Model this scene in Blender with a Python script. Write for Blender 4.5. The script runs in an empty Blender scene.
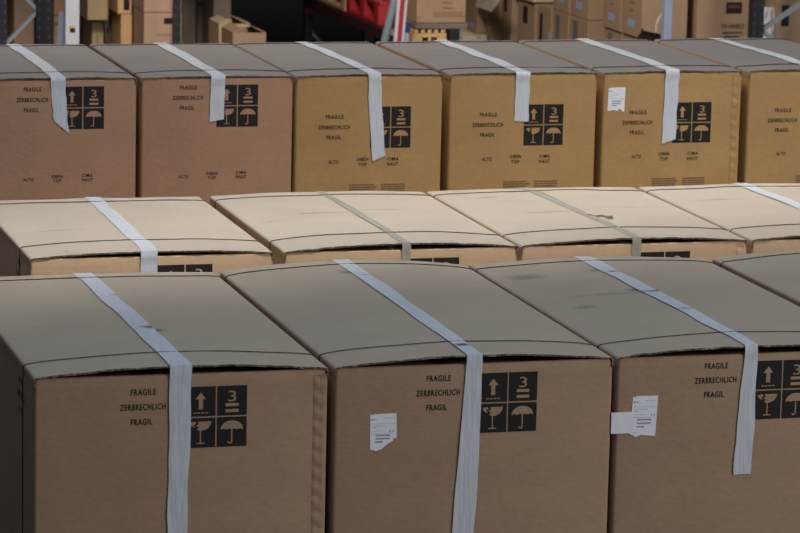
import bpy, bmesh, math, random
from mathutils import Vector, Matrix, noise
random.seed(7)
sc = bpy.context.scene
col = sc.collection

# ------------------------------------------------------------------ camera
FPX = 3317.0
YAW, PIT, ROLL = map(math.radians, (15.643, 10.278, 1.289))
CAM = Vector((0, 0, 2.75))
_f = Vector((math.sin(YAW)*math.cos(PIT), math.cos(YAW)*math.cos(PIT), -math.sin(PIT)))
_r = Vector((math.cos(YAW), -math.sin(YAW), 0)); _u = _r.cross(_f)
CR = _r*math.cos(ROLL) + _u*math.sin(ROLL)
CU = -_r*math.sin(ROLL) + _u*math.cos(ROLL)
cam_d = bpy.data.cameras.new('camera'); cam = bpy.data.objects.new('camera', cam_d); col.objects.link(cam)
cam.matrix_world = Matrix(((CR.x, CU.x, -_f.x, 0), (CR.y, CU.y, -_f.y, 0), (CR.z, CU.z, -_f.z, CAM.z), (0, 0, 0, 1)))
cam_d.sensor_width = 36; cam_d.lens = FPX/800*36; cam_d.clip_end = 200
cam_d.dof.use_dof = True; cam_d.dof.focus_distance = 9.9; cam_d.dof.aperture_fstop = 10
sc.camera = cam

# ------------------------------------------------------------------ light
w = bpy.data.worlds.new('daylight'); sc.world = w; w.use_nodes = True
bg = w.node_tree.nodes['Background']; bg.inputs[0].default_value = (.62, .74, 1, 1); bg.inputs[1].default_value = .12

def area(name, loc, tgt, sx, sy, power, colr, spread=180):
    d = bpy.data.lights.new(name, 'AREA'); d.shape = 'RECTANGLE'; d.size = sx; d.size_y = sy
    d.energy = power; d.color = colr; d.spread = math.radians(spread)
    o = bpy.data.objects.new(name, d); col.objects.link(o); o.location = loc
    o.rotation_euler = (Vector(tgt)-Vector(loc)).to_track_quat('-Z', 'Y').to_euler()
    return o
area('middle_row_fill', (3.6, 7.8, 6.5), (3.0, 10.45, .95), 4.5, .5, 22, (1, .93, .84), 24)  # unseen area lamp added to brighten the middle row
area('front_right_fill', (9, 1, 4.5), (3.5, 9, 1), 5, 3, 540, (1, .95, .88))  # added out of view to light the carton fronts from the right
area('overhead_fill', (3, 8.2, 7), (3, 9.0, 0), 8, 4, 235, (.8, .9, 1))  # added cool overhead lamp for the carton tops, no real fixture
area('far_bay_fill', (2.6, 13.2, 5.5), (5.4, 18.6, .8), 1.5, 1, 400, (1, .86, .70))  # unseen warm lamp added to light the far goods
area('rear_fill', (2.0, 14.5, 6.5), (2.5, 19.5, .9), 4, 2, 75, (1, .92, .85))  # extra fill added above the rear racks, out of view
sc.view_settings.view_transform = 'Standard'; sc.view_settings.look = 'None'
sc.view_settings.gamma = 1; sc.view_settings.use_curve_mapping = False
sc.view_settings.exposure = 0.0

# ------------------------------------------------------------------ helpers
def at(px, py, Y):
    d = _f*FPX + CR*(px-400) - CU*(py-266.5)
    return CAM + d*((Y-CAM.y)/d.y)
def at_x(px, py, X):
    d = _f*FPX + CR*(px-400) - CU*(py-266.5)
    return CAM + d*(X/d.x)

def material(name, base, rough=.7, spec=.3, noise_s=0, noise_a=0, bump=0, bump_s=60, metal=0, alpha=1, stretch=(1, 1, 1), smudges=None, flecks=0):
    m = bpy.data.materials.new(name); m.use_nodes = True
    nt = m.node_tree; N = nt.nodes; L = nt.links; p = N['Principled BSDF']
    p.inputs['Base Color'].default_value = (*base, 1); p.inputs['Roughness'].default_value = rough
    p.inputs['Specular IOR Level'].default_value = spec; p.inputs['Metallic'].default_value = metal
    p.inputs['Alpha'].default_value = alpha
    tc = N.new('ShaderNodeTexCoord'); mp = N.new('ShaderNodeMapping'); mp.inputs['Scale'].default_value = stretch
    L.new(tc.outputs['Object'], mp.inputs['Vector'])
    cur = None
    def mix(fac, colr, blend='MIX'):
        nonlocal cur
        mx = N.new('ShaderNodeMix'); mx.data_type = 'RGBA'; mx.blend_type = blend
        L.new(fac, mx.inputs[0])
        if cur is None: mx.inputs[6].default_value = (*base, 1)
        else: L.new(cur, mx.inputs[6])
        mx.inputs[7].default_value = (*colr, 1); cur = mx.outputs[2]
    if noise_a:
        for s, a in ((noise_s, noise_a), (noise_s*9, noise_a*.8)):
            n = N.new('ShaderNodeTexNoise'); n.inputs['Scale'].default_value = s; n.inputs['Detail'].default_value = 4
            L.new(mp.outputs[0], n.inputs['Vector'])
            r = N.new('ShaderNodeMapRange'); r.inputs[1].default_value = .35; r.inputs[2].default_value = .7
            r.inputs[3].default_value = 0; r.inputs[4].default_value = a
            L.new(n.outputs[0], r.inputs[0])
            mix(r.outputs[0], tuple(c*.55 for c in base))
    if smudges:
        wn = N.new('ShaderNodeTexNoise'); wn.inputs['Scale'].default_value = 22; wn.inputs['Detail'].default_value = 5
        L.new(tc.outputs['Object'], wn.inputs['Vector'])
        for (cx, cy, rx, ry, a) in smudges:
            mm = N.new('ShaderNodeMapping'); mm.vector_type = 'TEXTURE'
            mm.inputs['Location'].default_value = (cx, cy, 0); mm.inputs['Scale'].default_value = (rx, ry, 1000)
            L.new(tc.outputs['Object'], mm.inputs['Vector'])
            ln = N.new('ShaderNodeVectorMath'); ln.operation = 'LENGTH'; L.new(mm.outputs[0], ln.inputs[0])
            sb = N.new('ShaderNodeMath'); sb.operation = 'MULTIPLY_ADD'; L.new(wn.outputs[0], sb.inputs[0]); sb.inputs[1].default_value = 1.6
            L.new(ln.outputs['Value'], sb.inputs[2])
            r = N.new('ShaderNodeMapRange'); r.inputs[1].default_value = 1.0; r.inputs[2].default_value = 1.7
            r.inputs[3].default_value = a; r.inputs[4].default_value = 0
            L.new(sb.outputs[0], r.inputs[0]); mix(r.outputs[0], (.07, .07, .075))
    if cur is not None: L.new(cur, p.inputs['Base Color'])
    if bump:
        n = N.new('ShaderNodeTexNoise'); n.inputs['Scale'].default_value = bump_s; n.inputs['Detail'].default_value = 3
        L.new(mp.outputs[0], n.inputs['Vector'])
        b = N.new('ShaderNodeBump'); b.inputs['Strength'].default_value = bump; b.inputs['Distance'].default_value = .004
        L.new(n.outputs[0], b.inputs['Height']); L.new(b.outputs[0], p.inputs['Normal'])
    return m

def tape_mat(sm=None):
    return material('white_packing_tape', (.56, .61, .68), .32, .5, noise_s=9, noise_a=.16, bump=.5, bump_s=32, stretch=(4, .5, .5), alpha=.86, smudges=sm)
def kraft(name, base, **k):
    d = dict(rough=.65, spec=.2, noise_s=5, noise_a=.22, bump=.25, bump_s=45, stretch=(1, 1, 1.6)); d.update(k)
    return material(name, base, **d)
def corrugated(name, base):
    m = bpy.data.materials.new(name); m.use_nodes = True
    nt = m.node_tree; N = nt.nodes; L = nt.links; p = N['Principled BSDF']; p.inputs['Roughness'].default_value = .9
    tc = N.new('ShaderNodeTexCoord'); wv = N.new('ShaderNodeTexNoise'); wv.inputs['Scale'].default_value = 90
    mp = N.new('ShaderNodeMapping'); mp.inputs['Scale'].default_value = (1, 1, 3)
    L.new(tc.outputs['Object'], mp.inputs[0]); L.new(mp.outputs[0], wv.inputs['Vector'])
    r = N.new('ShaderNodeValToRGB'); r.color_ramp.elements[0].position = .46; r.color_ramp.elements[1].position = .68
    r.color_ramp.elements[0].color = (.045, .03, .02, 1); r.color_ramp.elements[1].color = (*base, 1)
    L.new(wv.outputs[0], r.inputs[0]); L.new(r.outputs[0], p.inputs['Base Color'])
    return m

M = {}
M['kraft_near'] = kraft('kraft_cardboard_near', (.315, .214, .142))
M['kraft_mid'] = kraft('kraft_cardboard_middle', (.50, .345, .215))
M['kraft_red'] = kraft('kraft_cardboard_reddish', (.345, .202, .125))
M['kraft_gold'] = kraft('kraft_cardboard_golden', (.36, .222, .092))
M['edge'] = corrugated('corrugated_board_edge', (.27, .215, .155))  # base darkened so the shade on lid edges sits in the colour
M['ink'] = material('black_print_ink', (.016, .0155, .0155), .75, .15)
M['faded_ink'] = material('faded_print_ink', (.11, .075, .04), .8)
M['tape'] = tape_mat()
M['tape_clear'] = material('clear_packing_tape', (.42, .43, .38), .3, .5, bump=.3, bump_s=30, stretch=(3, .6, .6), alpha=.55)
M['strap'] = material('black_strapping_cord', (.02, .022, .028), .5)
M['paper'] = material('white_label_paper', (.62, .66, .74), .6, .3, noise_s=6, noise_a=.06)
M['paper_print'] = material('grey_label_print', (.16, .18, .23), .8)
M['concrete'] = material('concrete_floor', (.16, .155, .15), .7, .3, noise_s=1.5, noise_a=.4, bump=.2)
M['wall'] = material('shade_black_wall', (.008, .008, .009), .8, .2, noise_s=2, noise_a=.2)  # near-black base puts the shade of the far bay into the walls
M['navy'] = material('navy_painted_steel', (.007, .009, .015), .45, .4, noise_s=8, noise_a=.3)
M['slot'] = material('rack_post_slot', (.05, .055, .065), .7)
M['galv'] = material('galvanised_steel', (.22, .26, .31), .5, .4, noise_s=9, noise_a=.35, metal=.2)
M['whitepaint'] = material('white_painted_steel', (.46, .48, .56), .55, .4, noise_s=8, noise_a=.15)
M['bluewhite'] = material('pale_blue_plastic', (.27, .33, .47), .5, .4, noise_s=12, noise_a=.2)
M['redpaint'] = material('red_paint', (.36, .018, .022), .55, .35, noise_s=9, noise_a=.3)
M['darkred'] = material('dark_red_beam_paint', (.035, .009, .012), .6, .3, noise_s=9, noise_a=.3)
M['wood'] = material('pallet_wood', (.42, .29, .16), .8, .2, noise_s=8, noise_a=.4, stretch=(1, 6, 6))
M['sunwood'] = material('sunlit_pallet_wood', (.58, .38, .19), .8, .2, noise_s=8, noise_a=.3)  # brighter than the other pallet wood: sunlight put into the base colour
M['palewood'] = material('pale_pallet_wood', (.70, .62, .48), .8, .2, noise_s=8, noise_a=.3, stretch=(1, 6, 6))
M['board'] = material('particle_board_deck', (.24, .20, .15), .85, .2, noise_s=12, noise_a=.3)
M['kraft_far'] = kraft('kraft_cardboard_far', (.33, .225, .145))
M['kraft_pink'] = kraft('kraft_cardboard_pinkish', (.42, .28, .20))
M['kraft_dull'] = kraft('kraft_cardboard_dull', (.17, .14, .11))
M['kraft_olive'] = kraft('kraft_cardboard_olive', (.34, .26, .15))
M['kraft_light'] = kraft('kraft_cardboard_light', (.50, .38, .25))
M['kraft_pale'] = kraft('kraft_cardboard_pale', (.72, .62, .50))
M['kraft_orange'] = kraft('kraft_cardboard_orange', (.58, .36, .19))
M['sticker'] = material('blue_sticker', (.26, .32, .46), .6)
M['greytape'] = material('grey_tape', (.13, .12, .12), .5)
M['redink'] = material('red_print_ink', (.17, .06, .035), .8)
M['yellow'] = material('yellow_sign_paint', (.62, .42, .05), .6)
M['film'] = material('stretch_film', (.62, .63, .66), .12, .8, bump=1, bump_s=40, stretch=(3, 3, .5), alpha=.62)
M['bluecap'] = material('dark_blue_plastic', (.02, .04, .16), .5)
M['blackfilm'] = material('black_plastic_sheet', (.012, .012, .014), .25, .6, bump=.8, bump_s=25)

def link_mesh(name, bm, mats, parent=None, smooth=False):
    bmesh.ops.recalc_face_normals(bm, faces=bm.faces)
    me = bpy.data.meshes.new(name); bm.to_mesh(me); bm.free()
    for m in (mats if isinstance(mats, (list, tuple)) else [mats]): me.materials.append(m)
    if smooth:
        for p in me.polygons: p.use_smooth = True
        me.set_sharp_from_angle(angle=math.radians(40))
    o = bpy.data.objects.new(name, me); col.objects.link(o)
    if parent: o.parent = parent
    return o
def tag(o, label=None, cat=None, group=None, kind=None):
    if label: o['label'] = label
    if cat: o['category'] = cat
    if group: o['group'] = group
    if kind: o['kind'] = kind
    return o
def thing(name, label, cat, loc, group=None, rz=0):
    o = bpy.data.objects.new(name, None); col.objects.link(o); o.location = loc; o.rotation_euler = (0, 0, rz)
    o.empty_display_size = .1
    return tag(o, label, cat, group)
def add_box(bm, x0, x1, y0, y1, z0, z1, mi=0, bev=0, mat=None):
    t = bmesh.new()
    vs = [t.verts.new((x, y, z)) for z in (z0, z1) for y in (y0, y1) for x in (x0, x1)]
    for f in ((0, 2, 3, 1), (4, 5, 7, 6), (0, 1, 5, 4), (1, 3, 7, 5), (3, 2, 6, 7), (2, 0, 4, 6)): t.faces.new([vs[i] for i in f])
    if bev: bmesh.ops.bevel(t, geom=t.edges[:], offset=bev, segments=2, profile=.5, affect='EDGES')
    merge(bm, t, mat, mi)
def merge(bm, t, mat=None, mi=0):
    vm = {}
    for v in t.verts: vm[v] = bm.verts.new(mat @ v.co if mat else v.co)
    for f in t.faces:
        g = bm.faces.new([vm[v] for v in f.verts]); g.material_index = mi
    t.free()
def add_bar(bm, a, b, wx, wy, mi=0):
    """rectangular bar between two points"""
    a, b = Vector(a), Vector(b); d = b-a; L = d.length; q = d.to_track_quat('Z', 'Y').to_matrix().to_4x4()
    add_box(bm, -wx/2, wx/2, -wy/2, wy/2, 0, L, mi, 0, Matrix.Translation(a) @ q)
def add_tube(bm, pts, r, n=6, mi=0):
    rings = []
    for i, p in enumerate(pts):
        p = Vector(p); d = (Vector(pts[min(i+1, len(pts)-1)])-Vector(pts[max(i-1, 0)])).normalized()
        a = d.orthogonal().normalized() if i == 0 else (rings_a - d*rings_a.dot(d)).normalized()
        rings_a = a; b = d.cross(a)
        rings.append([bm.verts.new(p+(a*math.cos(t)+b*math.sin(t))*r) for t in [2*math.pi*k/n for k in range(n)]])
    for i in range(len(rings)-1):
        for k in range(n):
            bm.faces.new((rings[i][k], rings[i][(k+1) % n], rings[i+1][(k+1) % n], rings[i+1][k])).material_index = mi
    bm.faces.new(rings[0]); bm.faces.new(rings[-1])
def add_sheet(bm, P, nu, nv, t, mi=0, me=0):
    """solid sheet of thickness t under the surface P(i, j)"""
    G = [[Vector(P(i, j)) for j in range(nv+1)] for i in range(nu+1)]
    T = []; B = []
    for i in range(nu+1):
        rt = []; rb = []
        for j in range(nv+1):
            du = G[min(i+1, nu)][j]-G[max(i-1, 0)][j]; dv = G[i][min(j+1, nv)]-G[i][max(j-1, 0)]
            n = du.cross(dv); n = n.normalized() if n.length > 1e-9 else Vector((0, 0, 1))
            rt.append(bm.verts.new(G[i][j])); rb.append(bm.verts.new(G[i][j]-n*t))
        T.append(rt); B.append(rb)
    for i in range(nu):
        for j in range(nv):
            bm.faces.new((T[i][j], T[i+1][j], T[i+1][j+1], T[i][j+1])).material_index = mi(i) if callable(mi) else mi
            bm.faces.new((B[i][j], B[i][j+1], B[i+1][j+1], B[i+1][j])).material_index = mi(i) if callable(mi) else mi
    for i in range(nu):
        bm.faces.new((T[i][0], B[i][0], B[i+1][0], T[i+1][0])).material_index = me
        bm.faces.new((T[i][nv], T[i+1][nv], B[i+1][nv], B[i][nv])).material_index = me
    for j in range(nv):
        bm.faces.new((T[0][j], T[0][j+1], B[0][j+1], B[0][j])).material_index = me
        bm.faces.new((T[nu][j], B[nu][j], B[nu][j+1], T[nu][j+1])).material_index = me
def add_poly(bm, pts, x, z, y0, y1, s=1.0, mi=0):
    """flat polygon in the x-z plane, extruded from y0 (back) to y1 (front)"""
    a = [bm.verts.new((x+p[0]*s, y0, z+p[1]*s)) for p in pts]; b = [bm.verts.new((x+p[0]*s, y1, z+p[1]*s)) for p in pts]
    bm.faces.new(a); bm.faces.new(b); n = len(pts)
    for i in range(n): bm.faces.new((a[i], a[(i+1) % n], b[(i+1) % n], b[i]))

_tc = {}
def text_mesh(s, off=.024):
    if s not in _tc:
        c = bpy.data.curves.new('lettering', 'FONT'); c.body = s; c.size = 1; c.offset = off if len(s) > 1 else .0; c.space_character = 1.18; c.extrude = .0; c.resolution_u = 3
        o = bpy.data.objects.new('lettering', c); col.objects.link(o)
        dg = bpy.context.evaluated_depsgraph_get()
        me = bpy.data.meshes.new_from_object(o.evaluated_get(dg))
        bpy.data.objects.remove(o); bpy.data.curves.remove(c)
        vs = [v.co.copy() for v in me.vertices]; fs = [list(p.vertices) for p in me.polygons]
        x0 = min(v.x for v in vs); x1 = max(v.x for v in vs); y0 = min(v.y for v in vs); y1 = max(v.y for v in vs)
        _tc[s] = ([((v.x-x0)/(x1-x0)-.5, (v.y-y0)/(y1-y0)-.5) for v in vs], fs); bpy.data.meshes.remove(me)
    return _tc[s]
def add_text(bm, s, cx, cz, wd, ht, y, mi=0):
    """text in the x-z plane, reading along +x, centred"""
    vs, fs = text_mesh(s)
    V = [bm.verts.new((cx+a*wd, y, cz+b*ht)) for a, b in vs]
    for f in fs:
        try: bm.faces.new([V[i] for i in f]).material_index = mi
        except ValueError: pass

# ------------------------------------------------------------------ structure
def struct(name, bm, m):
    o = link_mesh(name, bm, m); o['kind'] = 'structure'; return o
bm = bmesh.new(); add_box(bm, -12, 20, -3, 32, -.2, 0); struct('floor', bm, M['concrete'])
bm = bmesh.new(); add_box(bm, -12, 20, 23.4, 23.7, 0, 8); struct('wall_back', bm, M['wall'])
bm = bmesh.new(); add_box(bm, -12.3, -12, -3, 23.7, 0, 8); struct('wall_left', bm, M['wall'])

# ------------------------------------------------------------------ large cartons
def body_mesh(W, D, H):
    bm = bmesh.new(); r = .011
    def ring(z, ins=0, sq=0):
        pts = []
        for (cx, cy, a0) in ((r, r, 180), (W-r, r, 270), (W-r, D-r, 0), (r, D-r, 90)):
            for k in range(4):
                a = math.radians(a0+30*k); x = cx+(r-ins*.5)*math.cos(a); y = cy+(r-ins*.5)*math.sin(a)
                x += ins*.5*(1 if cx < W/2 else -1); y += ins*.5*(1 if cy < D/2 else -1)
                x = min(max(x, sq), W-sq); pts.append(bm.verts.new((x, y, z)))
        return pts
    R = [ring(0), ring(H*.5), ring(H-.03), ring(H-.014, 0, .003), ring(H-.003, .001, .009), ring(H-.001, .004, .010), ring(H-.001, .010, .014), ring(H-.014, .010, .014)]
    for a, b in zip(R, R[1:]):
        for i in range(16): bm.faces.new((a[i], a[(i+1) % 16], b[(i+1) % 16], b[i]))
    bm.faces.new(R[0]); bm.faces.new(R[-1])
    return bm
def dome(W, D, H, bf, bb, seed=0):
    def z(x, y):
        t = min(max(y/D, 0), 1); b = bf+(bb-bf)*t+.003*math.sin(math.pi*t)
        p = 1-abs(2*min(max(x/W, 0), 1)-1)**2.2
        return H+.0025+b*p+.0012*noise.noise(Vector((x*5+seed, y*5, 0)))*p*3
    return z
def flap_mesh(W, D, H, zf, left, seed):
    bm = bmesh.new(); r = .008; NB = 5; NX = 18; NY = 40
    rng = random.Random(seed+left*50)
    rag = [rng.uniform(-.0025, .0035) for _ in range(NX+NB+3)]
    sag = rng.uniform(.3, 1)
    def P(i, j):
        y = -.003+(D+.006)*j/NY
        if i == 0: x, z = 0, H-.022
        elif i <= NB:
            a = math.pi/2*(i-1)/(NB-1); x = r-r*math.cos(a); z = (zf(r, y)-r)+r*math.sin(a)
        else:
            x = r+(W/2-.0012-r)*(i-NB)/NX; z = zf(x, y)
        if j == 0:
            y += rag[i] if i > NB else 0
            if i > NB: z += .0022*noise.noise(Vector((x*25, seed, left*3)))
        if not left: x = W-x
        return (x, y, z)
    t = .0048; top = lambda i: 2 if i < 2 else 0
    if left: add_sheet(bm, P, NB+NX, NY, t, top, 1)
    else: add_sheet(bm, lambda i, j: P(NB+NX-i, j), NB+NX, NY, t, lambda i: top(NB+NX-1-i), 1)
    return bm
def tape_mesh(W, D, H, zf, tw, xb, xf, drop, xe, cut, seed, backdrop=.12):
    """strip over the seam: xb/xf centre at back/front edge, xe centre at its lower end, cut = (left, right) extra length"""
    bm = bmesh.new(); NT = 44; NF = 30; NC = 6
    t0, tm, t1 = tw if isinstance(tw, tuple) else (tw, tw, tw)
    def P(i, j):
        c = j/NC-.5
        if i < 3:
            x = xb+c*t0; return (x, D+.0075, zf(x, D)-backdrop*(3-i)/3-.002)
        if i <= 3+NT:
            t = (i-3)/NT; y = D+.003-(D+.008)*t; xc = xb+(xf-xb)*t+.004*noise.noise(Vector((t*5, seed, 0)))
            x = xc+c*(t0+(tm-t0)*t**3)*(1+.12*noise.noise(Vector((t*7, seed, 5))))
            z = zf(x, y)+.0019+.0022*abs(noise.noise(Vector((x*55, y*6, seed))))
            return (x, y, z)
        k = (i-3-NT)/NF; L = drop+(cut[0]*(.5-c)+cut[1]*(c+.5))
        s = L*k; xc = xf+(xe-xf)*k**1.3+.003*noise.noise(Vector((k*4, seed, 9)))
        x = xc+c*(tm+(t1-tm)*min(1, k*1.5))*(1+.08*noise.noise(Vector((k*6, seed, 2))))
        y = -.0085+.0055*min(1, s/.035)-.0022*abs(noise.noise(Vector((x*60, s*6, seed))))
        zt = zf(xf+c*tm, 0)+.0015
        return (x, y, zt-.004-s)
    add_sheet(bm, P, 3+NT+NF, NC, -.0006)
    return bm
def strap_mesh(W, D, H, zf, y, seed, rad=.0013):
    bm = bmesh.new(); pts = [(-.0022, y, .01), (-.0022, y, H*.5), (-.0022, y, H-.03)]
    r = .008
    for a in (20, 50, 80):
        a = math.radians(a); pts.append((r-(r+.0018)*math.cos(a), y, zf(r, y)-r+(r+.0018)*math.sin(a)))
    n = 24
    for k in range(1, n):
        x = r+(W-2*r)*k/n; pts.append((x, y+.004*math.sin(k*.5+seed), zf(x, y)+.0028))
    for a in (80, 50, 20):
        a = math.radians(a); pts.append((W-r+(r+.0018)*math.cos(a), y, zf(r, y)-r+(r+.0018)*math.sin(a)))
    pts += [(W+.0022, y, H-.03), (W+.0022, y, .01)]
    add_tube(bm, pts, rad, 6)
    return bm

CELL = .0785; GAP = .004
def symbol_panel(parent, x, ztop, kraftmat, y=-.0004, side=False, size=1.0):
    """four-cell handling symbol block, left top corner at (x, ztop) on the front face"""
    bm = bmesh.new(); S = CELL*size
    for i in range(2):
        for j in range(2):
            a = x+i*(S+GAP); b = ztop-j*(S+GAP); add_box(bm, a, a+S, y-.0004, y+.0008, b-S, b)
    o = link_mesh('symbol_panel', bm, M['ink'], parent)
    yi = y-.0008; K = S; ax = x; az = ztop-S; bx = x+S+GAP; cz = ztop-2*S-GAP
    def icon(name, polys, ox, oz, txt=False):
        bm = bmesh.new()
        for p in polys: add_poly(bm, p, ox, oz, y, yi, K)
        if txt: add_text(bm, '3', ox+.5*K, oz+.65*K, .27*K, .36*K, yi)
        link_mesh(name, bm, kraftmat, o)
    icon('arrow_icon', [[(.5, .80), (.32, .58), (.43, .58), (.43, .24), (.57, .24), (.57, .58), (.68, .58)]] +
         [[(.26+q*.13, .10), (.35+q*.13, .10), (.35+q*.13, .14), (.26+q*.13, .14)] for q in range(4)], ax, az)
    icon('stacking_limit_icon', [[(.28, zz), (.72, zz), (.72, zz+.10), (.28, zz+.10)] for zz in (.31, .11)], bx, az, True)
    icon('broken_glass_icon', [[(.40, .88), (.86, .88), (.82, .74), (.74, .64), (.62, .59), (.5, .57), (.42, .59), (.38, .62), (.45, .68), (.36, .74), (.44, .80)],
         [(.14, .86), (.32, .88), (.36, .82), (.27, .77), (.33, .69), (.24, .71), (.17, .77)],
         [(.48, .57), (.52, .57), (.52, .16), (.48, .16)], [(.36, .13), (.64, .13), (.64, .165), (.36, .165)]], ax, cz)
    um = [(.5+.38*math.cos(math.radians(a)), .58+.30*math.sin(math.radians(a))) for a in range(0, 181, 12)]
    for k in range(4): um += [(.12+k*.19+.095, .61)] + ([(.12+k*.19+.19, .58)] if k < 3 else [])
    hk = [(.44+.08*math.cos(math.radians(a)), .18+.08*math.sin(math.radians(a))) for a in range(0, -181, -30)]
    hk += [(.44+.04*math.cos(math.radians(a)), .18+.04*math.sin(math.radians(a))) for a in range(-180, 1, 30)]
    icon('umbrella_icon', [um, [(.48, .60), (.52, .60), (.52, .18), (.48, .18)], hk], bx, cz)
    return o
def caption(parent, lines, y=-.0009):
    out = []
    for s, cx, cz, wd, ht in lines:
        bm = bmesh.new(); add_text(bm, s, cx, cz, wd, ht, y); out.append(link_mesh('printed_word', bm, M['ink'], parent))
    return out
def paper_label(parent, x, z, wd, ht, torn, rot=0, name='paper_label'):
    """x, z = left top; torn = list of points (fraction) along lower edge from right to left"""
    bm = bmesh.new(); NX, NY = 10, 10
    pts = [(0, 0), (.12, .0), (.13, .02), (1, .03)]+torn
    c, s = math.cos(rot), math.sin(rot)
    P = [(a*wd*c-b*ht*s, a*wd*s+b*ht*c) for a, b in pts]
    add_poly(bm, P, x, z, -.0002, -.0012)
    o = link_mesh(name, bm, M['paper'], parent)
    bm = bmesh.new(); rng = random.Random(3)
    def ln(a, b, l, t):
        q = [(a*wd, b*ht), ((a+l)*wd, b*ht), ((a+l)*wd, b*ht-t), (a*wd, b*ht-t)]
        add_poly(bm, [(p[0]*c-p[1]*s, p[0]*s+p[1]*c) for p in q], x, z, -.001, -.0015)
    for (a, b, l, t) in ((.03, -.11, .06, .004), (.11, -.12, .14, .0022), (.5, -.09, .4, .0007), (.06, -.25, .85, .0006), (.12, -.31, .5, .0008), (.08, -.36, .16, .0012),
                         (.06, -.45, .5, .0006), (.75, -.44, .05, .004), (.86, -.44, .05, .004), (.06, -.52, .85, .0006), (.1, -.9, .1, .001)):
        if b > -.85 or torn[0][1] < -.95: ln(a, b, l, t)
    for b in (-.56, -.65, -.74):
        xx = .22; e = .78 if b > -.6 else (.74 if b > -.7 else .48)
        while xx < e:
            q = rng.uniform(.015, .05); ln(xx, b, q, .0042); xx += q+.012
    link_mesh('label_print', bm, M['paper_print'], o)
    return o
def corner_strip(parent, W, H, wd=.034):
    """stitched glue flap with dents down the right-hand front edge"""
    bm = bmesh.new(); NZ = 120
    def P(i, j):
        z = (H-.014)*(1-i/NZ); u = j/6; x = W-.005-wd+wd*u
        d = ((H-z)/.040) % 1; dent = math.exp(-((d-.5)/.16)**2)*math.exp(-((u-.35-.5*(d-.5))/.3)**2)
        y = -.0022+.004*max(0, u-.75)+.0058*dent-(.0010 if 0 < j < 6 else 0)
        if j == 0: y = .0
        return (x, y, z)
    add_sheet(bm, P, NZ, 6, -.0005)
    return link_mesh('corner_seam', bm, M['seam_tmp'], parent, smooth=True)

def carton(name, label, group, x0, x1, y0, y1, H, kmat, top_base, bf, bb, tape, seed, art='A', smudges=None, paper=None, seam=False, straps=(.16, .075), low=True, k=1.0, dx=0, ty=0, sy=0, tsm=None, side_art=False, clear=False, rz=0):
    W, D = x1-x0, y1-y0
    t = thing(name, label, 'carton', (x0, y0, 0), group, rz)
    link_mesh('body', body_mesh(W, D, H), kmat, t, smooth=True)
    zf = dome(W, D, H, bf, bb, seed)
    fm = kraft('sheen_grey_kraft_top', top_base, smudges=smudges, rough=.5, spec=.5, noise_a=.12, bump=.12)  # greyer base stands in for sky sheen on the flaps
    for left in (True, False):
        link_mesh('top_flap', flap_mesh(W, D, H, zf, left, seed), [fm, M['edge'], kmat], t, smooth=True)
    tw, xb, xf, drop, xe, cut = tape
    link_mesh('tape', tape_mesh(W, D, H, zf, tw, xb, xf, drop, xe, cut, seed), M['tape_clear'] if clear else (tape_mat(tsm) if tsm else M['tape']), t, smooth=True)
    for yy in (straps[0], D-straps[1]):
        link_mesh('strap', strap_mesh(W, D, H, zf, yy, seed, .0018 if y0 > 11 else .0014), M['strap'], t)
    c = W/2
    if art == 'A':
        symbol_panel(t, c+.0135*k+dx, H-.027*k-sy, kmat, size=k)
        L = [('FRAGILE', -.097, .036, .066, .0165), ('ZERBRECHLICH', -.098, .075, .119, .0165), ('FRAGIL', -.101, .114, .056, .0165)]
        if low: L += [('ALTO', -.112, .377, .038, .0125), ('OBEN', -.002, .367, .044, .0125), ('TOP', -.002, .384, .032, .0125),
                    ('CIMA', .112, .365, .042, .0125), ('HAUT', .112, .382, .042, .0125)]
        caption(t, [(q[0], c+dx+q[1]*k, H-q[2]*k-ty-sy, q[3]*k, q[4]*k) for q in L])
    else:
        symbol_panel(t, c+.004+dx*.3, H-.112, kmat, size=k)
        L = [('FRAGILE', c-.133, H-.147, .066, .0150), ('ZERBRECHLICH', c-.135, H-.185, .119, .0150), ('FRAGIL', c-.135, H-.222, .056, .0150),
             ('ALTO', c-.135, H-.312, .038, .0135), ('OBEN', c-.026, H-.304, .044, .0125), ('TOP', c-.026, H-.323, .032, .0125),
             ('CIMA', c+.088, H-.304, .042, .0125), ('HAUT', c+.088, H-.323, .042, .0125)]
        caption(t, [(q[0], q[1]+dx, *q[2:]) for q in L])
        bm = bmesh.new(); rng = random.Random(11)
        for bx in (-.07, .05):
            for k in range(4):
                xx = c+bx
                while xx < c+bx+.088:
                    q = rng.uniform(.004, .014); add_box(bm, xx, xx+q, -.0012, 0, H-.400-.0085*k, H-.3955-.0085*k); xx += q+.0025
        link_mesh('fine_print', bm, M['faded_ink'], t)
    if side_art:
        # the same prints on the left side panel
        def rotated(o):
            o.rotation_euler = (0, 0, -math.pi/2); o.location = (0, D, 0); return o
        rotated(symbol_panel(t, .28, H-.027, kmat))
        [rotated(o) for o in caption(t, [('FRAGILE', D-.20, H-.046, .066, .0165), ('ZERBRECHLICH', D-.20, H-.085, .119, .0165), ('FRAGIL', D-.20, H-.124, .056, .0165)])]
    if paper: paper_label(t, *paper)
    if seam:
        M['seam_tmp'] = kmat; corner_strip(t, W, H)
    return t

S = 1.8
Y1, Y1b = 4.53*S, 5.297*S
Y2, Y2b = 5.468*S, 6.074*S
K3 = .814
Y3, Y3b = 7.861*S*K3, 8.575*S*K3
H1 = CAM.z-1.0*S; H3 = CAM.z-K3*S
top_near = (.33, .285, .225); top_mid = (.40, .35, .29); top_far = (.165, .158, .158)  # kraft tops greyed row by row, grazing sheen painted into the colour
TW = .058

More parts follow.
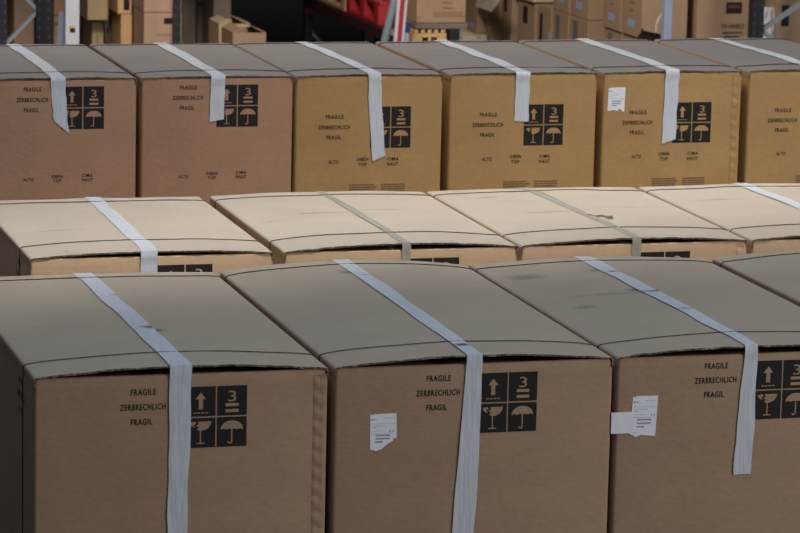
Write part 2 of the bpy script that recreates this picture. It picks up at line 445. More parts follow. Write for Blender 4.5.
# front row
g = 'front row of big cartons'
tornA = [(1.03, -.66), (.9, -.68), (.88, -.75), (.70, -.82), (.6, -.88), (.45, -.97), (.33, -1.0), (.25, -1.02), (.16, -.99), (.1, -.985), (.02, -.96)]
tornB = [(.97, -.97), (.95, -1.0), (.36, -.97), (.22, -1.02), (.1, -1.0), (.1, -.96), (.03, -.98), (-.02, -.955), (-.02, -.5)]
tornC = [(.98, -1.03), (.92, -1.05), (.72, -.91), (.66, -.92), (.58, -1.0), (.42, -.985), (.33, -.96), (.28, -.965), (.12, -1.0), (-.02, -.99)]
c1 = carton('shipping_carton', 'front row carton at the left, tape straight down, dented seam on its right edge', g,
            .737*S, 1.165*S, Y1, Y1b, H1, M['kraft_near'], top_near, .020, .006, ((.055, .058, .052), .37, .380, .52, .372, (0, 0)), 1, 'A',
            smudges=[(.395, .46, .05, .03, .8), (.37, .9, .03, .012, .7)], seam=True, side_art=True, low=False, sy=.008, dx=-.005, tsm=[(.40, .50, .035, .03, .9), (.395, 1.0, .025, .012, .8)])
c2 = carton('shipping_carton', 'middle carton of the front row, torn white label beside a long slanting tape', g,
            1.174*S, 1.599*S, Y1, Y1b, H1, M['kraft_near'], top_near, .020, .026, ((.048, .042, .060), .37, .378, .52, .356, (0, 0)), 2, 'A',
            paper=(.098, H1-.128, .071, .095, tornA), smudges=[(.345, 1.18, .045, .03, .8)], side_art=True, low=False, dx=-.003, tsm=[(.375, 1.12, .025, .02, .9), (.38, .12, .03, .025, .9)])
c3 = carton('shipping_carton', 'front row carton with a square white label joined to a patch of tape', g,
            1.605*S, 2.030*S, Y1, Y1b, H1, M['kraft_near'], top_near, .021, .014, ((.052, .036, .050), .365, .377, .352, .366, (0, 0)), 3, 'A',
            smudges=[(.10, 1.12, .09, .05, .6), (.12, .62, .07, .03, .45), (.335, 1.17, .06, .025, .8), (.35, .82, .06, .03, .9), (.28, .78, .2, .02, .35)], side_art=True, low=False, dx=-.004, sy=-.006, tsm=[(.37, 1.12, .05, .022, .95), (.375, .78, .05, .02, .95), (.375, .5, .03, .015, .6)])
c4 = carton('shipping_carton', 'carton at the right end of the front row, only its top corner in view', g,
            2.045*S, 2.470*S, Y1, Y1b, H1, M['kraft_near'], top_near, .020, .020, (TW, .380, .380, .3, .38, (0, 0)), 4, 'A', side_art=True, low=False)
# label of the third carton: the paper bridges from a tape patch at the edge
W3 = .425*S
paper_label(c3, .047, H1-.107, .071, .107, tornB, -.02)
bm = bmesh.new()
def Pp(i, j):
    x = -.012+.062*i/10; z = H1-.147-.058*j/8-(.004 if i > 8 and j > 6 else 0)
    return (x, -.0010-.0012*abs(noise.noise(Vector((x*50, z*50, 1)))) if x > -.006 else -.0005, z)
add_sheet(bm, Pp, 10, 8, .0005); link_mesh('tape_patch', bm, M['paper'], c3, smooth=True)

# middle row
g = 'middle row of lighter cartons'
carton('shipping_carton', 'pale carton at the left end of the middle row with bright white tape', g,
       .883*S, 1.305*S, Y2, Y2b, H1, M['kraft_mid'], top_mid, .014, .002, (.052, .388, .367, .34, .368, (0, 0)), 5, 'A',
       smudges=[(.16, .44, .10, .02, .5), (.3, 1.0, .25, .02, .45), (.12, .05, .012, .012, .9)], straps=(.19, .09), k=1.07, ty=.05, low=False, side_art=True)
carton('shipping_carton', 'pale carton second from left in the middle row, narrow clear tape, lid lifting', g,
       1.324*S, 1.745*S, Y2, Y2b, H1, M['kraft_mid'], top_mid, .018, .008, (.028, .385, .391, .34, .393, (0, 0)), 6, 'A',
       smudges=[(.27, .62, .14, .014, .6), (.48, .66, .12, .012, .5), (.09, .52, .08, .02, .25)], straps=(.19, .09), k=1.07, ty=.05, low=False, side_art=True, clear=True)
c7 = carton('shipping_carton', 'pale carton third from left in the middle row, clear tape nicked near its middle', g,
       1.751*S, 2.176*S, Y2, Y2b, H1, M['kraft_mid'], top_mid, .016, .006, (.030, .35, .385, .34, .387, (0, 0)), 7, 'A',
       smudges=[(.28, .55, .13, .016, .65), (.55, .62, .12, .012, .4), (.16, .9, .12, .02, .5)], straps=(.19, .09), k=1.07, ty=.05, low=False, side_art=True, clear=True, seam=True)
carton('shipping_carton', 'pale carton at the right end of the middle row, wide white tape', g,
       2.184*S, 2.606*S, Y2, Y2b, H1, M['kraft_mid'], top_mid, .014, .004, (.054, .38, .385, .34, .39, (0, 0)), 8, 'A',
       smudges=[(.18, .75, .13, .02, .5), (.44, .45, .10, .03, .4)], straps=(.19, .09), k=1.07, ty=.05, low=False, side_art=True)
z7 = dome(.425*S, Y2b-Y2, H1, .016, .006, 7)
bm = bmesh.new()
add_sheet(bm, lambda i, j: (.37+.055*i/8, .44-.10*i/8+.006*j, z7(.37+.055*i/8, .4)+.003+.010*(i/8)*(j/2)+.002*math.sin(i*1.7)), 8, 2, .0008)
link_mesh('torn_tape_edge', bm, M['kraft_dull'], c7, smooth=True)
# back row
g = 'back row of narrower taller cartons'
def r3(x): return x*S*K3
back = [
 (1.150, 1.529, 'kraft_red', 'A', (.052, .275, .272, .150, .285, (0, .045)), 'reddish carton at the left end of the back row, tape end pointed', None, False, 11),
 (1.540, 1.919, 'kraft_red', 'A', (.052, .272, .278, .162, .274, (.0, -.008)), 'reddish carton second in the back row, short square tape end overlapping its symbols', None, False, 12),
 (1.925, 2.302, 'kraft_gold', 'B', (.048, .275, .292, .305, .315, (.012, -.008)), 'golden brown carton third in the back row with the longest slanting white tape', None, False, 13),
 (2.319, 2.706, 'kraft_gold', 'B', (.054, .262, .278, .175, .276, (.0, .004)), 'golden brown carton fourth in the back row, short straight tape and no paper label', None, False, 14),
 (2.722, 3.095, 'kraft_gold', 'B', (.054, .262, .268, .262, .263, (.010, -.006)), 'golden carton in the back row with a small torn white label', (.022, H3-.055, .065, .085, tornC, -.01), True, 15),
 (3.113, 3.490, 'kraft_gold', 'B', (.054, .262, .272, .2, .27, (0, 0)), 'golden brown carton at the right end of the back row, cut by the frame', None, False, 16)]
for a, b, km, art, tp, lab, pap, seam, seed in back:
    ddx = {12: -.016, 11: -.004, 13: .004}.get(seed, 0)
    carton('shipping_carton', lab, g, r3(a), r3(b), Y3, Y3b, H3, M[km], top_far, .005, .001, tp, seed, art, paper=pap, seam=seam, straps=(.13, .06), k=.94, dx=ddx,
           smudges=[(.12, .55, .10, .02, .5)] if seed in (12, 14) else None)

# ------------------------------------------------------------------ far racks and goods
DECK = .30
def pallet(label, x0, x1, y0, y1, z, m, group=None, h=.13):
    """wooden pallet: three bottom runners, nine blocks, deck boards"""
    t = thing('pallet', label, 'pallet', ((x0+x1)/2, (y0+y1)/2, z), group)
    W, D = x1-x0, y1-y0
    bm = bmesh.new(); n = 5
    for k in range(n):
        a = -W/2+W*k/n*1.0; add_box(bm, a+.008, a+W/n-.008, -D/2, D/2, h-.02, h, bev=.002)
    for k in (-1, 0, 1): add_box(bm, -W/2, W/2, k*(D/2-.05)-.05, k*(D/2-.05)+.05, h-.04, h-.021)
    link_mesh('deck_boards', bm, m, t)
    for i in (-1, 0, 1):
        for j in (-1, 0, 1):
            bm = bmesh.new(); bx = i*(W/2-.045); by = j*(D/2-.05)
            add_box(bm, bx-.045, bx+.045, by-.05, by+.05, .02, h-.041, bev=.003); link_mesh('block', bm, m, t)
    for i in (-1, 0, 1):
        bm = bmesh.new(); bx = i*(W/2-.045); add_box(bm, bx-.045, bx+.045, -D/2, D/2, 0, .0195, bev=.002); link_mesh('runner', bm, m, t)
    return t
def add_plank(bm, a, b, w, t):
    a, b = Vector(a), Vector(b); d = (b-a).normalized(); sx = Vector((0, 1, 0)).cross(d).normalized(); sy = d.cross(sx)
    m = Matrix(((sx.x, sy.x, d.x, a.x), (sx.y, sy.y, d.y, a.y), (sx.z, sy.z, d.z, a.z), (0, 0, 0, 1)))
    add_box(bm, -w/2, w/2, -t/2, t/2, 0, (b-a).length, mat=m)
def upright_mesh(x, y, z0, z1, w=.09, d=.06):
    """open C-section rack post with slots"""
    bm = bmesh.new()
    add_box(bm, x-w/2, x+w/2, y, y+.004, z0, z1); add_box(bm, x-w/2, x-w/2+.004, y+.004, y+d, z0, z1); add_box(bm, x+w/2-.004, x+w/2, y+.004, y+d, z0, z1)
    z = z0+.04
    while z < z1-.04:
        for s in (-1, 1): add_box(bm, x+s*w*.3-.004, x+s*w*.3+.004, y-.0012, y+.001, z, z+.014, mi=1)
        z += .05
    return bm
def far_carton(label, x0, x1, y0, y1, z0, z1, m, group=None, marks=None, side=None, name='carton', cat='carton'):
    """closed carton: body, seam tape, prints on the front (x, z fractions) and on the left side"""
    t = thing(name, label, cat, (x0, y0, z0), group); W, D, H = x1-x0, y1-y0, z1-z0
    bm = bmesh.new(); add_box(bm, 0, W, 0, D, 0, H-.004, bev=.004); link_mesh('body', bm, m, t)
    bm = bmesh.new(); add_box(bm, .002, W/2-.0015, .001, D-.001, H-.0042, H, bev=.001); add_box(bm, W/2+.0015, W-.002, .001, D-.001, H-.0042, H, bev=.001); link_mesh('top_flap', bm, m, t)
    for (kind, a, b, c, d, mk) in (marks or []):
        bm = bmesh.new(); add_box(bm, a*W, b*W, -.0015, .001, c*H, d*H); link_mesh(kind, bm, M[mk], t)
    for (kind, a, b, c, d, mk) in (side or []):
        bm = bmesh.new(); add_box(bm, -.0015, .001, a*D, b*D, c*H, d*H); link_mesh(kind, bm, M[mk], t)
    return t
def pxbox(px0, px1, py0, py1, Y, depth):
    """front-face extents at distance Y between two pixel columns and rows"""
    a = at(px0, (py0+py1)/2, Y); b = at(px1, (py0+py1)/2, Y); m = (px0+px1)/2
    return a.x, b.x, Y, Y+depth, at(m, py1, Y).z, at(m, py0, Y).z

# left rack
def rack(name, label, posts, decks, braces=(), beams=(), pm='navy'):
    t = thing(name, label, 'rack', (posts[0][0], posts[0][1], 0))
    ox, oy = t.location.x, t.location.y
    for (x, y, w, h) in posts:
        link_mesh('upright', upright_mesh(x-ox, y-oy, 0, h, w), [M[pm], M['slot']], t)
    for (a, b) in braces:
        bm = bmesh.new(); add_bar(bm, Vector(a)-Vector((ox, oy, 0)), Vector(b)-Vector((ox, oy, 0)), .035, .02); link_mesh('brace', bm, M['galv'], t)
    for (x0, x1, y0, y1, z) in decks:
        bm = bmesh.new(); add_box(bm, x0-ox, x1-ox, y0-oy, y1-oy, z-.025, z); link_mesh('deck', bm, M['board'], t)
    for (x0, x1, y0, y1, z0, z1, mk) in beams:
        bm = bmesh.new(); add_box(bm, x0-ox, x1-ox, y0-oy, y1-oy, z0, z1, bev=.004); link_mesh('beam', bm, M[mk], t)
    return t
YL = 18.0
pA = at(44, 20, YL); xl = pA.x
v = at(37, 11, YL); e1 = at(5, 45, YL); up = at(16, -12, YL)
dn = Vector((xl-.95, YL+.03, v.z-(v.z-e1.z)/(v.x-e1.x)*(xl-.03-(xl-.95))))
rack('pallet_rack', 'navy rack frame at far left with grey diagonal braces and a shelf of cartons', [(xl, YL, .088, 2.4), (xl-1.0, YL, .088, 2.4), (xl-1.0, YL+2.4, .088, 2.4), (at(177.5, 20, 18.1).x, 18.1, .036, 2.4)],
     [(xl-1.1, xl+1.42, YL+.10, YL+2.28, DECK), (xl-1.1, xl+1.42, YL+.10, YL+2.28, 1.75)],  # the upper deck is unseen, added to block light from above
     [((xl-.03, YL+.03, v.z), (xl-.97, YL+.03, dn.z)), ((xl-.03, YL+.03, v.z), (xl-.97, YL+.03, 2*v.z-dn.z))],
     [(xl-.95, xl-.05, YL+.01, YL+.06, DECK-.13, DECK-.03, 'darkred'), (xl-1.0, xl+1.2, YL+2.3, YL+2.35, DECK-.13, DECK-.03, 'darkred')])
q = at(2, 20, 16.5)
rack('rack_post', 'thin dark rack post at the extreme left edge, in front of the bracing', [(q.x, 16.5, .05, 2.2)], [])
far_L = 'cartons on the left rack'
def FL(lab, px0, px1, py0, py1, Y, d, m, marks=None, side=None, grp=far_L):
    x0, x1, y0, y1, z0, z1 = pxbox(px0, px1, py0, py1, Y, d)
    if py1 >= 44: z0 = DECK+.002
    return far_carton(lab, x0, x1, y0, y1, z0, z1, M[m], grp, marks, side)
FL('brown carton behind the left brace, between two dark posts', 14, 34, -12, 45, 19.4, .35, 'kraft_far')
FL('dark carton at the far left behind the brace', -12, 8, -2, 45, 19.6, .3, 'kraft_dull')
FL('dull carton just right of the wide navy post', 54, 64, 16, 45, 19.2, .3, 'kraft_far', [('band', 0, 1, .85, .9, 'greytape')])
FL('upper dull brown carton just right of the wide navy post', 54, 66, -14, 15.6, 19.2, .3, 'kraft_red')
# white column with a small warning sign
p = at(72.5, 20, 17.6); t = thing('steel_column', 'white steel column with a small yellow and black sign', 'column', (p.x, 17.6, 0))
bm = bmesh.new(); add_box(bm, -.038, .038, 0, .05, 0, 2.4, bev=.004); link_mesh('column_body', bm, M['whitepaint'], t)
bm = bmesh.new(); add_box(bm, -.052, .052, -.01, .06, 0, .012); link_mesh('base_plate', bm, M['whitepaint'], t)
zz = at(73, 29, 17.6).z
bm = bmesh.new(); add_box(bm, -.014, .014, -.003, 0, zz-.018, zz+.018); o = link_mesh('sign', bm, M['ink'], t)
bm = bmesh.new(); add_box(bm, -.013, .013, -.0045, -.003, zz+.006, zz+.017); link_mesh('sign_stripe', bm, M['yellow'], o)
p = at(62, 30, 17.9)
bm = bmesh.new(); add_bar(bm, (p.x-.03, 17.9, 0), (p.x+.012, 17.95, at(62, 22, 17.9).z+.05), .03, .03)
o = link_mesh('plastic_post', bm, M['bluewhite']); tag(o, 'pale blue plastic post leaning beside the white column', 'post')
FL('grey brown carton stack side right of the white column', 80, 91, -15, 45, 19.3, .35, 'kraft_dull', [('tape', .15, .4, .55, 1, 'greytape')])
FL('small upright tan carton with a dark arrow below the olive carton', 92, 103.5, 22, 45, 18.9, .3, 'kraft_olive', [('print', .42, .55, .35, .8, 'greytape')])
FL('olive tan carton overhanging a smaller one', 87.5, 108, -14, 20.2, 18.8, .3, 'kraft_olive')
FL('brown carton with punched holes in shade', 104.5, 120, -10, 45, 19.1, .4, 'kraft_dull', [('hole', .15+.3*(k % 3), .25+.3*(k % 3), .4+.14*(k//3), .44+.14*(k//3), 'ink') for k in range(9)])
FL('orange tan carton with a black rectangle printed on it', 118, 131.5, -12, 14, 18.7, .3, 'kraft_orange', [('print', .42, .85, .15, .9, 'ink')])
FL('sunlit orange carton below the one with a black rectangle', 121, 132, 14.3, 45, 18.7, .3, 'kraft_orange')
FL('narrow grey brown carton in shade beside the pinkish stack', 132.5, 143.5, 4, 45, 18.9, .35, 'kraft_dull', [('print', .3, .7, .6, .9, 'greytape')])
x0, x1, y0, y1, z0, z1 = pxbox(144, 182, 12.6, 46, 18.4, .3)
t = far_carton('pinkish tan carton with a dark rectangle, under another beside the dark post', x0, x1, y0, y1, DECK+.002, z1, M['kraft_pink'], far_L, [('print', .52, .76, (at(168, 24, 18.4).z-DECK)/(z1-DECK), (at(168, 18, 18.4).z-DECK)/(z1-DECK), 'ink')])
bm = bmesh.new(); add_text(bm, 'VH-HRBK3', .52*(x1-x0), at(165, 35, 18.4).z-DECK, .085, .011, -.001); link_mesh('printed_lettering', bm, M['greytape'], t)
FL('pinkish tan carton on top of the one with a dark rectangle', 144, 182, -16, 12.3, 18.4, .3, 'kraft_pink')
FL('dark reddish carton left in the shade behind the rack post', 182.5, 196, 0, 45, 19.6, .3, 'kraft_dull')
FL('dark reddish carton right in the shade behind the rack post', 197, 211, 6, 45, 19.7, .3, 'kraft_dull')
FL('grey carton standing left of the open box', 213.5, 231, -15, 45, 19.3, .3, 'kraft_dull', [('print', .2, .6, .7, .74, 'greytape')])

def open_box(label, px0, px1, py0, Y, d, m, flapang=.5, grp='open boxes at the end of the left rack'):
    a = at(px0, py0, Y); b = at(px1, py0, Y); W = b.x-a.x; z0 = DECK+.002; H = a.z-z0
    t = thing('open_box', label, 'carton', (a.x, Y, z0), grp)
    bm = bmesh.new(); th = .006
    add_box(bm, 0, W, 0, th, 0, H); add_box(bm, 0, W, d-th, d, 0, H); add_box(bm, 0, th, th, d-th, 0, H); add_box(bm, W-th, W, th, d-th, 0, H); add_box(bm, th, W-th, th, d-th, 0, th)
    link_mesh('body', bm, M[m], t)
    for s in (0, 1):
        bm = bmesh.new(); c, si = math.cos(flapang), math.sin(flapang); L = W*.45
        if s == 0: add_bar(bm, (0, d/2, H), (L*c, d/2, H+L*si*.35), d*.98, .005)
        else: add_bar(bm, (W, d/2, H), (W-L*c, d/2, H+L*si*.35), d*.98, .005)
        link_mesh('flap', bm, M[m], t)
    return t
open_box('pale open box left of the dark bay with its flap raised', 219, 250, 24, 18.9, .28, 'kraft_light', .8)
open_box('brown open box with sloping flaps beside the dark bay', 233, 266, 33, 18.25, .3, 'kraft_far', .9)

# middle rack: beam running away from the camera with pallets on it
pB = at(384, 32, 18.6); XM = pB.x
def yx(px): return at_x(px, 20, XM).y
yn, yf = yx(386), yx(306)
ztop = at_x(383, 28, XM).z; zbot = at_x(383, 39, XM).z
pr = at(304, 20, yf)
RD = .42
rack('pallet_rack', 'rack in the dark bay with a dark red beam running back to a navy post', [(XM+.02, yf, .05, 2.4), (XM+RD, yf, .06, 2.4), (XM+RD, yn, .06, 2.4), (XM-1.0, yf, .05, 2.4)],
     [(XM+.035, XM+RD-.04, yn+.06, yf, ztop-.02), (XM-.98, XM+RD-.04, yn+.3, yf+.04, 1.65)],  # second deck added above the view to keep the bay dark
     [((XM+.02, yf+.05, at(308, 28, yf).z), (XM+RD-.03, yf+.05, at(308, 28, yf).z-.4))],
     [(XM-.02, XM+.03, yn, yf-.01, zbot, ztop, 'darkred'), (XM+RD-.04, XM+RD, yn+.08, yf-.01, zbot, ztop, 'darkred')])
bm = bmesh.new(); add_box(bm, -.03, .03, -.012, .012, at(304, 13, yf).z, at(304, -14, yf).z)
o = link_mesh('beam_connector', bm, M['redpaint'], bpy.data.objects['pallet_rack.001']); o.location = (0, -.014, 0)
ya, yb, yc = yx(378), yx(345), yx(318)
pallet('red painted pallet on the dark red rack beam', XM+.0, XM+.36, ya, yb-.02, ztop+.003, M['redpaint'], h=.135)
pallet('plain wooden pallet behind the red one on the rack beam', XM+.0, XM+.36, yb+.02, yf-.05, ztop+.003, M['wood'], h=.12)
p = at(368, 2, ya+.4)
far = tag(link_mesh('plastic_drum', (lambda b: (bmesh.ops.create_cone(b, cap_ends=True, segments=28, radius1=.075, radius2=.075, depth=.3), b)[1])(bmesh.new()), M['bluewhite'], smooth=True), 'pale blue and white drum standing on the red pallet', 'drum')
far.location = (XM+.10, ya+.35, ztop+.139+.151)
for zz_ in (-.13, .0, .13):
    b = bmesh.new(); bmesh.ops.create_cone(b, cap_ends=True, segments=28, radius1=.0775, radius2=.0775, depth=.012)
    o = link_mesh('rim', b, M['whitepaint'], far, smooth=True); o.location = (0, 0, zz_)

# leaning grey tube, striped barrier board, blue capped bollard
a, b = at(384.5, 42, 17.2), at(395.5, -4, 17.2); d = b-a
bm = bmesh.new(); add_tube(bm, [a-d*(a.z/d.z), b+d*.6], .022, 14)
tag(link_mesh('steel_tube', bm, M['galv'], smooth=True), 'grey galvanised tube leaning beside the red striped board', 'tube')
a, b = at(398.5, 42, 17.0), at(402.5, -4, 17.0); d = b-a; a0 = a-d*(a.z/d.z); b0 = b+d*.6
t = thing('barrier_board', 'leaning white barrier board with a red stripe down its middle', 'barrier', a0)
bm = bmesh.new(); add_plank(bm, (0, 0, 0), b0-a0, .054, .02); link_mesh('board', bm, M['whitepaint'], t)
bm = bmesh.new(); add_plank(bm, Vector((0, -.0118, 0)), b0-a0+Vector((0, -.0118, 0)), .024, .003); link_mesh('stripe', bm, M['redpaint'], t)
p = at(407.5, 42, 17.6); t = thing('bollard', 'small white bollard with a dark blue cap behind the striped board', 'bollard', (p.x, 17.6, 0))
zc = at(407, 32, 17.6).z; zt = at(407, 23, 17.6).z
bm = bmesh.new(); bmesh.ops.create_cone(bm, cap_ends=True, segments=20, radius1=.017, radius2=.017, depth=zc); o = link_mesh('pole', bm, M['whitepaint'], t, smooth=True); o.location = (0, 0, zc/2)
bm = bmesh.new(); bmesh.ops.create_cone(bm, cap_ends=True, segments=20, radius1=.021, radius2=.016, depth=zt-zc); o = link_mesh('cap', bm, M['bluecap'], t, smooth=True); o.location = (0, 0, (zc+zt)/2)

# right racks: goods in a line running away from the camera
XR = at(644, 30, 17).x
DZ = .30
def yr(px): return at_x(px, 25, XR).y
zl = at_x(630, 34, XR).z          # level between the two layers
YV = 16.6
pv = at(758, 20, YV)
v1, v2 = at(764, 31, YV), at(800, 7, YV)
slope = (v2.z-v1.z)/(v2.x-v1.x)
rack('pallet_rack', 'navy rack frame at the right with a grey brace rising to the right', [(pv.x, YV, .066, 2.4), (pv.x+1.0, YV, .066, 2.4), (pv.x+1.0, YV+5.9, .066, 2.4), (XR+.5, 22.4, .066, 2.4)],
     [(XR-.28, pv.x+1.1, YV+.12, YV+5.75, DZ)],
     [((pv.x+.03, YV+.03, v1.z), (pv.x+.97, YV+.03, v1.z+slope*.94)), ((pv.x+.03, YV+.03, v1.z), (pv.x+.97, YV+.03, v1.z-slope*.94))],
     [(pv.x+.04, pv.x+.96, YV+.01, YV+.06, DZ-.13, DZ-.03, 'darkred')])
sd_low = [('print', .55, .8, .55, .95, 'greytape')]
sd_up = [('sticker', .35, .7, .14, .26, 'sticker'), ('print', .45, .6, .40, .43, 'greytape'), ('print', .45, .6, .52, .55, 'greytape')]
cols = [(604, 622.5), (623, 644), (552, 568.5), (569, 588)]
names = ['far carton', 'near carton']
WC = .25; z_up = zl+.34
k = 0
desc = {0: 'back half of the stack nearest the pale blue post', 1: 'front half of the stack nearest the pale blue post', 2: 'back half of the stack left of the dark gap', 3: 'front half of the stack left of the dark gap'}
for i, (pa, pb) in enumerate(cols):
    y0, y1 = yr(pb), yr(pa)-.012
    far_carton('tan carton in the lower layer, '+desc[i], XR, XR+WC, y0, y1, DZ+.002, zl-.006, M['kraft_far'], 'stacked cartons on the right rack', side=sd_low)
    far_carton('tan carton in the upper layer, '+desc[i], XR-.012*(i < 2), XR+WC, y0, y1, zl-.004, z_up, M['kraft_far'], 'stacked cartons on the right rack', side=sd_up)
y0, y1 = yr(551), yr(536.5)-.01
far_carton('single layer carton in shrink wrap at the end of the far stack', XR, XR+WC, y0, y1, DZ+.002, zl-.006, M['kraft_far'], 'stacked cartons on the right rack', side=[('print', .6, .8, .35, .9, 'ink'), ('sticker', .02, .2, .2, .7, 'sticker')])
y0 = yr(534.5)
bm = bmesh.new(); add_box(bm, XR-.02, XR+WC+.02, y0-.014, yr(516.5), zl-.002, zl+.02, bev=.004)
X2 = XR-.0
far_carton('carton with black label behind the thin light edge', X2, X2+.3, yr(534.5), yr(517)-.01, DZ+.002, zl-.006, M['kraft_far'], 'cartons behind the folded flap', side=[('print', .42, .68, .70, .92, 'ink'), ('print', .45, .6, .4, .43, 'greytape'), ('print', .45, .6, .3, .33, 'greytape')])
tag(link_mesh('cardboard_sheet', bm, M['kraft_light']), 'flat cardboard sheet lying on the shelf cartons', 'cardboard')
far_carton('carton with a black label and pale blue sticker, right of the dark gap', X2-.02, X2+.3, yr(514.5), yr(503.5), DZ+.002, zl+.25, M['kraft_far'], 'cartons behind the folded flap', side=[('print', .45, .7, .50, .62, 'ink'), ('sticker', .3, .75, .10, .17, 'sticker'), ('print', .45, .6, .3, .32, 'greytape')])
far_carton('brown carton with blue sticker beside the dark gap, under the flap', X2-.02, X2+.3, yr(502.5), yr(490), DZ+.002, zl+.1, M['kraft_far'], 'cartons behind the folded flap', side=[('sticker', .35, .75, .18, .28, 'sticker'), ('print', .4, .6, .36, .40, 'greytape')])
# carton with raised flap
YG = yr(477); pzt = at(460, 34, YG).z
t = far_carton('grey sided carton with a raised flap and a blue sticker, on the pale pallet', XR, XR+.3, YG, yr(465), pzt+.002, at(477, -6, YG).z, M['kraft_far'], None,
               side=[('sticker', .35, .7, .12, .22, 'sticker'), ('print', .4, .6, .28, .32, 'greytape'), ('print', .4, .6, .5, .53, 'greytape')])
fl0 = at(476, 6, YG-.06); fl1 = at(492, 12, YG-.95); fl2 = at(504, -4, YG-1.15); fl3 = at(480, -8, YG-.1)
bm = bmesh.new(); G = [fl0-t.location, fl1-t.location, fl2-t.location, fl3-t.location]
n = (G[1]-G[0]).cross(G[3]-G[0]).normalized()*.005
A_ = [bm.verts.new(q) for q in G]; B_ = [bm.verts.new(q+n) for q in G]
bm.faces.new(A_); bm.faces.new(B_)
for i in range(4): bm.faces.new((A_[i], A_[(i+1) % 4], B_[(i+1) % 4], B_[i]))
link_mesh('raised_flap', bm, M['kraft_pale'], t)
pallet('pale wooden pallet under the grey sided carton', XR-.25, XR+.32, YG-.12, YG+.7, pzt-.102, M['palewood'], h=.10)
pallet('dark stained pallet on the rack deck, below the pale one', XR-.25, XR+.32, YG-.1, YG+.7, DZ+.002, M['wood'], h=pzt-.104-DZ-.002)
# big carton with red print on a wooden pallet, on the floor
YW = 17.5
x0, x1, y0, y1, z0, z1 = pxbox(417, 466, -10, 23, YW, .27)
t = far_carton('wide tan carton with faint red print, on a wooden pallet in sunlight', x0, x1, y0, y1, z0, z1, M['kraft_far'], None)
W, H = x1-x0, z1-z0; rng = random.Random(5)
for k in range(5):
    bm = bmesh.new()
    if k < 2: add_box(bm, .52*W, (.72+.02*k)*W, -.0015, 0, (.60-.16*k)*H, (.63-.16*k)*H)
    else:
        xx = .34*W
        while xx < .92*W:
            qq = rng.uniform(.01, .03); add_box(bm, xx, xx+qq, -.0015, 0, (.43-.06*k)*H, (.445-.06*k)*H); xx += qq+.004
    link_mesh('print_line', bm, M['redink'], t)
bm = bmesh.new(); add_box(bm, x0-.01, x1+.01, y0-.01, y1, z0-.032, z0-.002, bev=.003)
tag(link_mesh('cardboard_tray', bm, M['kraft_dull']), 'grey cardboard tray between the wide carton and its pallet', 'cardboard')
pz = z0-.034-.085
pallet('wooden pallet in sunlight under the wide tan carton', x0-.02, at(446, 36, YW).x, y0-.005, y1, pz, M['sunwood'], h=.083)
far_carton('dull carton on the floor under the sunlit pallet', x0, at(445, 36, YW).x, y0+.01, y1, .002, pz-.002, M['kraft_dull'], None)

# pale blue post, black sheet and hanging strip
p = at(668.5, 20, 16.4)
tag(link_mesh('steel_post', (lambda b: (add_box(b, -.022, .022, 0, .05, 0, 2.2, bev=.004), b)[1])(bmesh.new()), M['bluewhite']), 'pale blue post between the carton stacks and the lettered carton', 'post').location = (p.x, 16.4, 0)
bm = bmesh.new(); add_tube(bm, [at(662, 14, 16.8), at(659, 18, 16.8), at(656.5, 24, 16.8), at(656, 32, 16.8)], .005, 6)
tag(link_mesh('plastic_strip', bm, M['film'], smooth=True), 'loose white plastic strip hanging by the pale blue post', 'plastic strip')
a = at(650, 43, 16.5); b = at(664, 43, 16.5); zt = at(657, 35, 16.5).z
bm = bmesh.new()
add_sheet(bm, lambda i, j: (a.x+(b.x-a.x)*i/8, 16.5+.35*j/6, DZ+.003+(zt-DZ-.003)*min(1, i/4)*(.9+.1*math.sin(j+i))), 8, 6, .003)
tag(link_mesh('plastic_sheet', bm, M['blackfilm'], smooth=True), 'crumpled black plastic sheet below the hanging strip', 'plastic sheet')
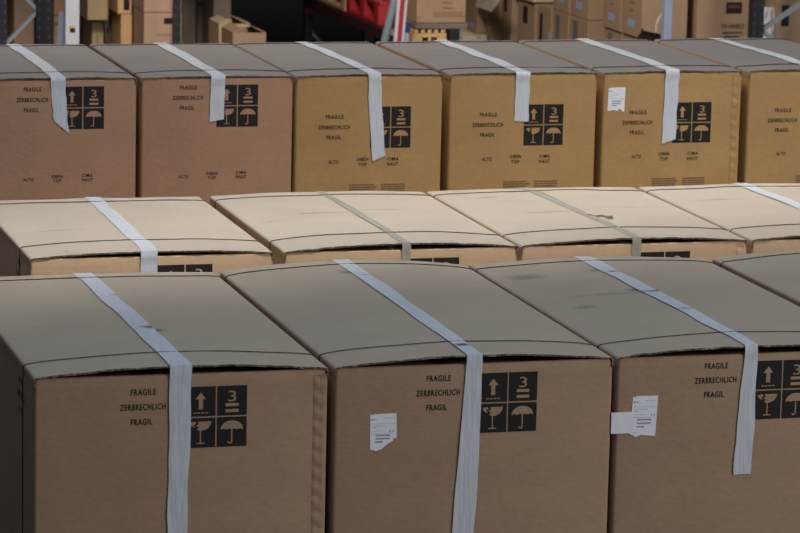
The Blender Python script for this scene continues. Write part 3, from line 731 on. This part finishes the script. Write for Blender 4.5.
# carton with the model lettering
x0 = at(697, 20, 17).x; x1 = at(757, 20, 17).x
fz = lambda py: (at_x(685, py, x0).z-DZ)/(at(720, -30, 17).z-DZ)
t = far_carton('tan carton with black logo rectangle and VH lettering beside the navy post', x0, x1, 17, 17.40, DZ+.002, at(720, -30, 17).z, M['kraft_far'], None,
               side=[('print', .35, .6, fz(4), fz(-6), 'ink'), ('print', .4, .55, fz(12), fz(6), 'greytape'), ('print', .42, .55, fz(19), fz(13), 'greytape'), ('print', .4, .6, fz(30), fz(28), 'ink'), ('sticker', .3, .7, fz(39), fz(34), 'sticker')])
def loc_z(py): return at(725, py, 17).z-(DZ+.002)
lx = lambda px: at(px, 20, 17).x-x0
bm = bmesh.new(); add_box(bm, lx(725.6), lx(741.5), -.0015, 0, loc_z(13.6), loc_z(2.2)); o = link_mesh('logo_patch', bm, M['ink'], t)
bm = bmesh.new(); [add_box(bm, lx(728+2.3*k), lx(729.6+2.3*k), -.0026, -.0014, loc_z(8.2-.3*(k % 2)), loc_z(5.2+.4*(k % 2))) for k in range(5)]; link_mesh('logo_lettering', bm, M['redink'], o)
bm = bmesh.new(); add_text(bm, 'VH-HRBK3', lx(732.5), loc_z(26.2), lx(743.8)-lx(721), .025, -.0012)
rng = random.Random(2)
for zc_, a_, b_ in ((32.8, 723, 741.5), (36.6, 725, 739.5)):
    xx = lx(a_)
    while xx < lx(b_):
        qq = rng.uniform(.004, .014); add_box(bm, xx, xx+qq, -.0014, 0, loc_z(zc_)-.004, loc_z(zc_)+.004); xx += qq+.003
link_mesh('printed_lettering', bm, M['ink'], t)
# right of the navy post
x0 = at(776, 20, 16.9).x
far_carton('tan carton with a small black label at the right edge behind the brace', x0, x0+.34, 16.9, 17.3, DZ+.002, at(780, -25, 16.9).z, M['kraft_far'], None,
           marks=[('print', .09, .22, .66, .80, 'ink'), ('print', .10, .20, .50, .52, 'greytape'), ('print', .10, .24, .40, .42, 'ink')])
bm = bmesh.new(); x0 = at(765, 20, 16.9).x; x1 = at(775.5, 20, 16.9).x
def Pf(i, j):
    z = DZ+.003+.65*j/30; x = x0+(x1-x0)*i/8
    return (x, 16.9+.02*noise.noise(Vector((x*90, 0, z*14)))+.03*abs(i/8-.5), z)
add_sheet(bm, Pf, 8, 30, -.002)
tag(link_mesh('stretch_film_bundle', bm, M['film'], smooth=True), 'shiny crumpled stretch film standing beside the right navy post', 'stretch film')
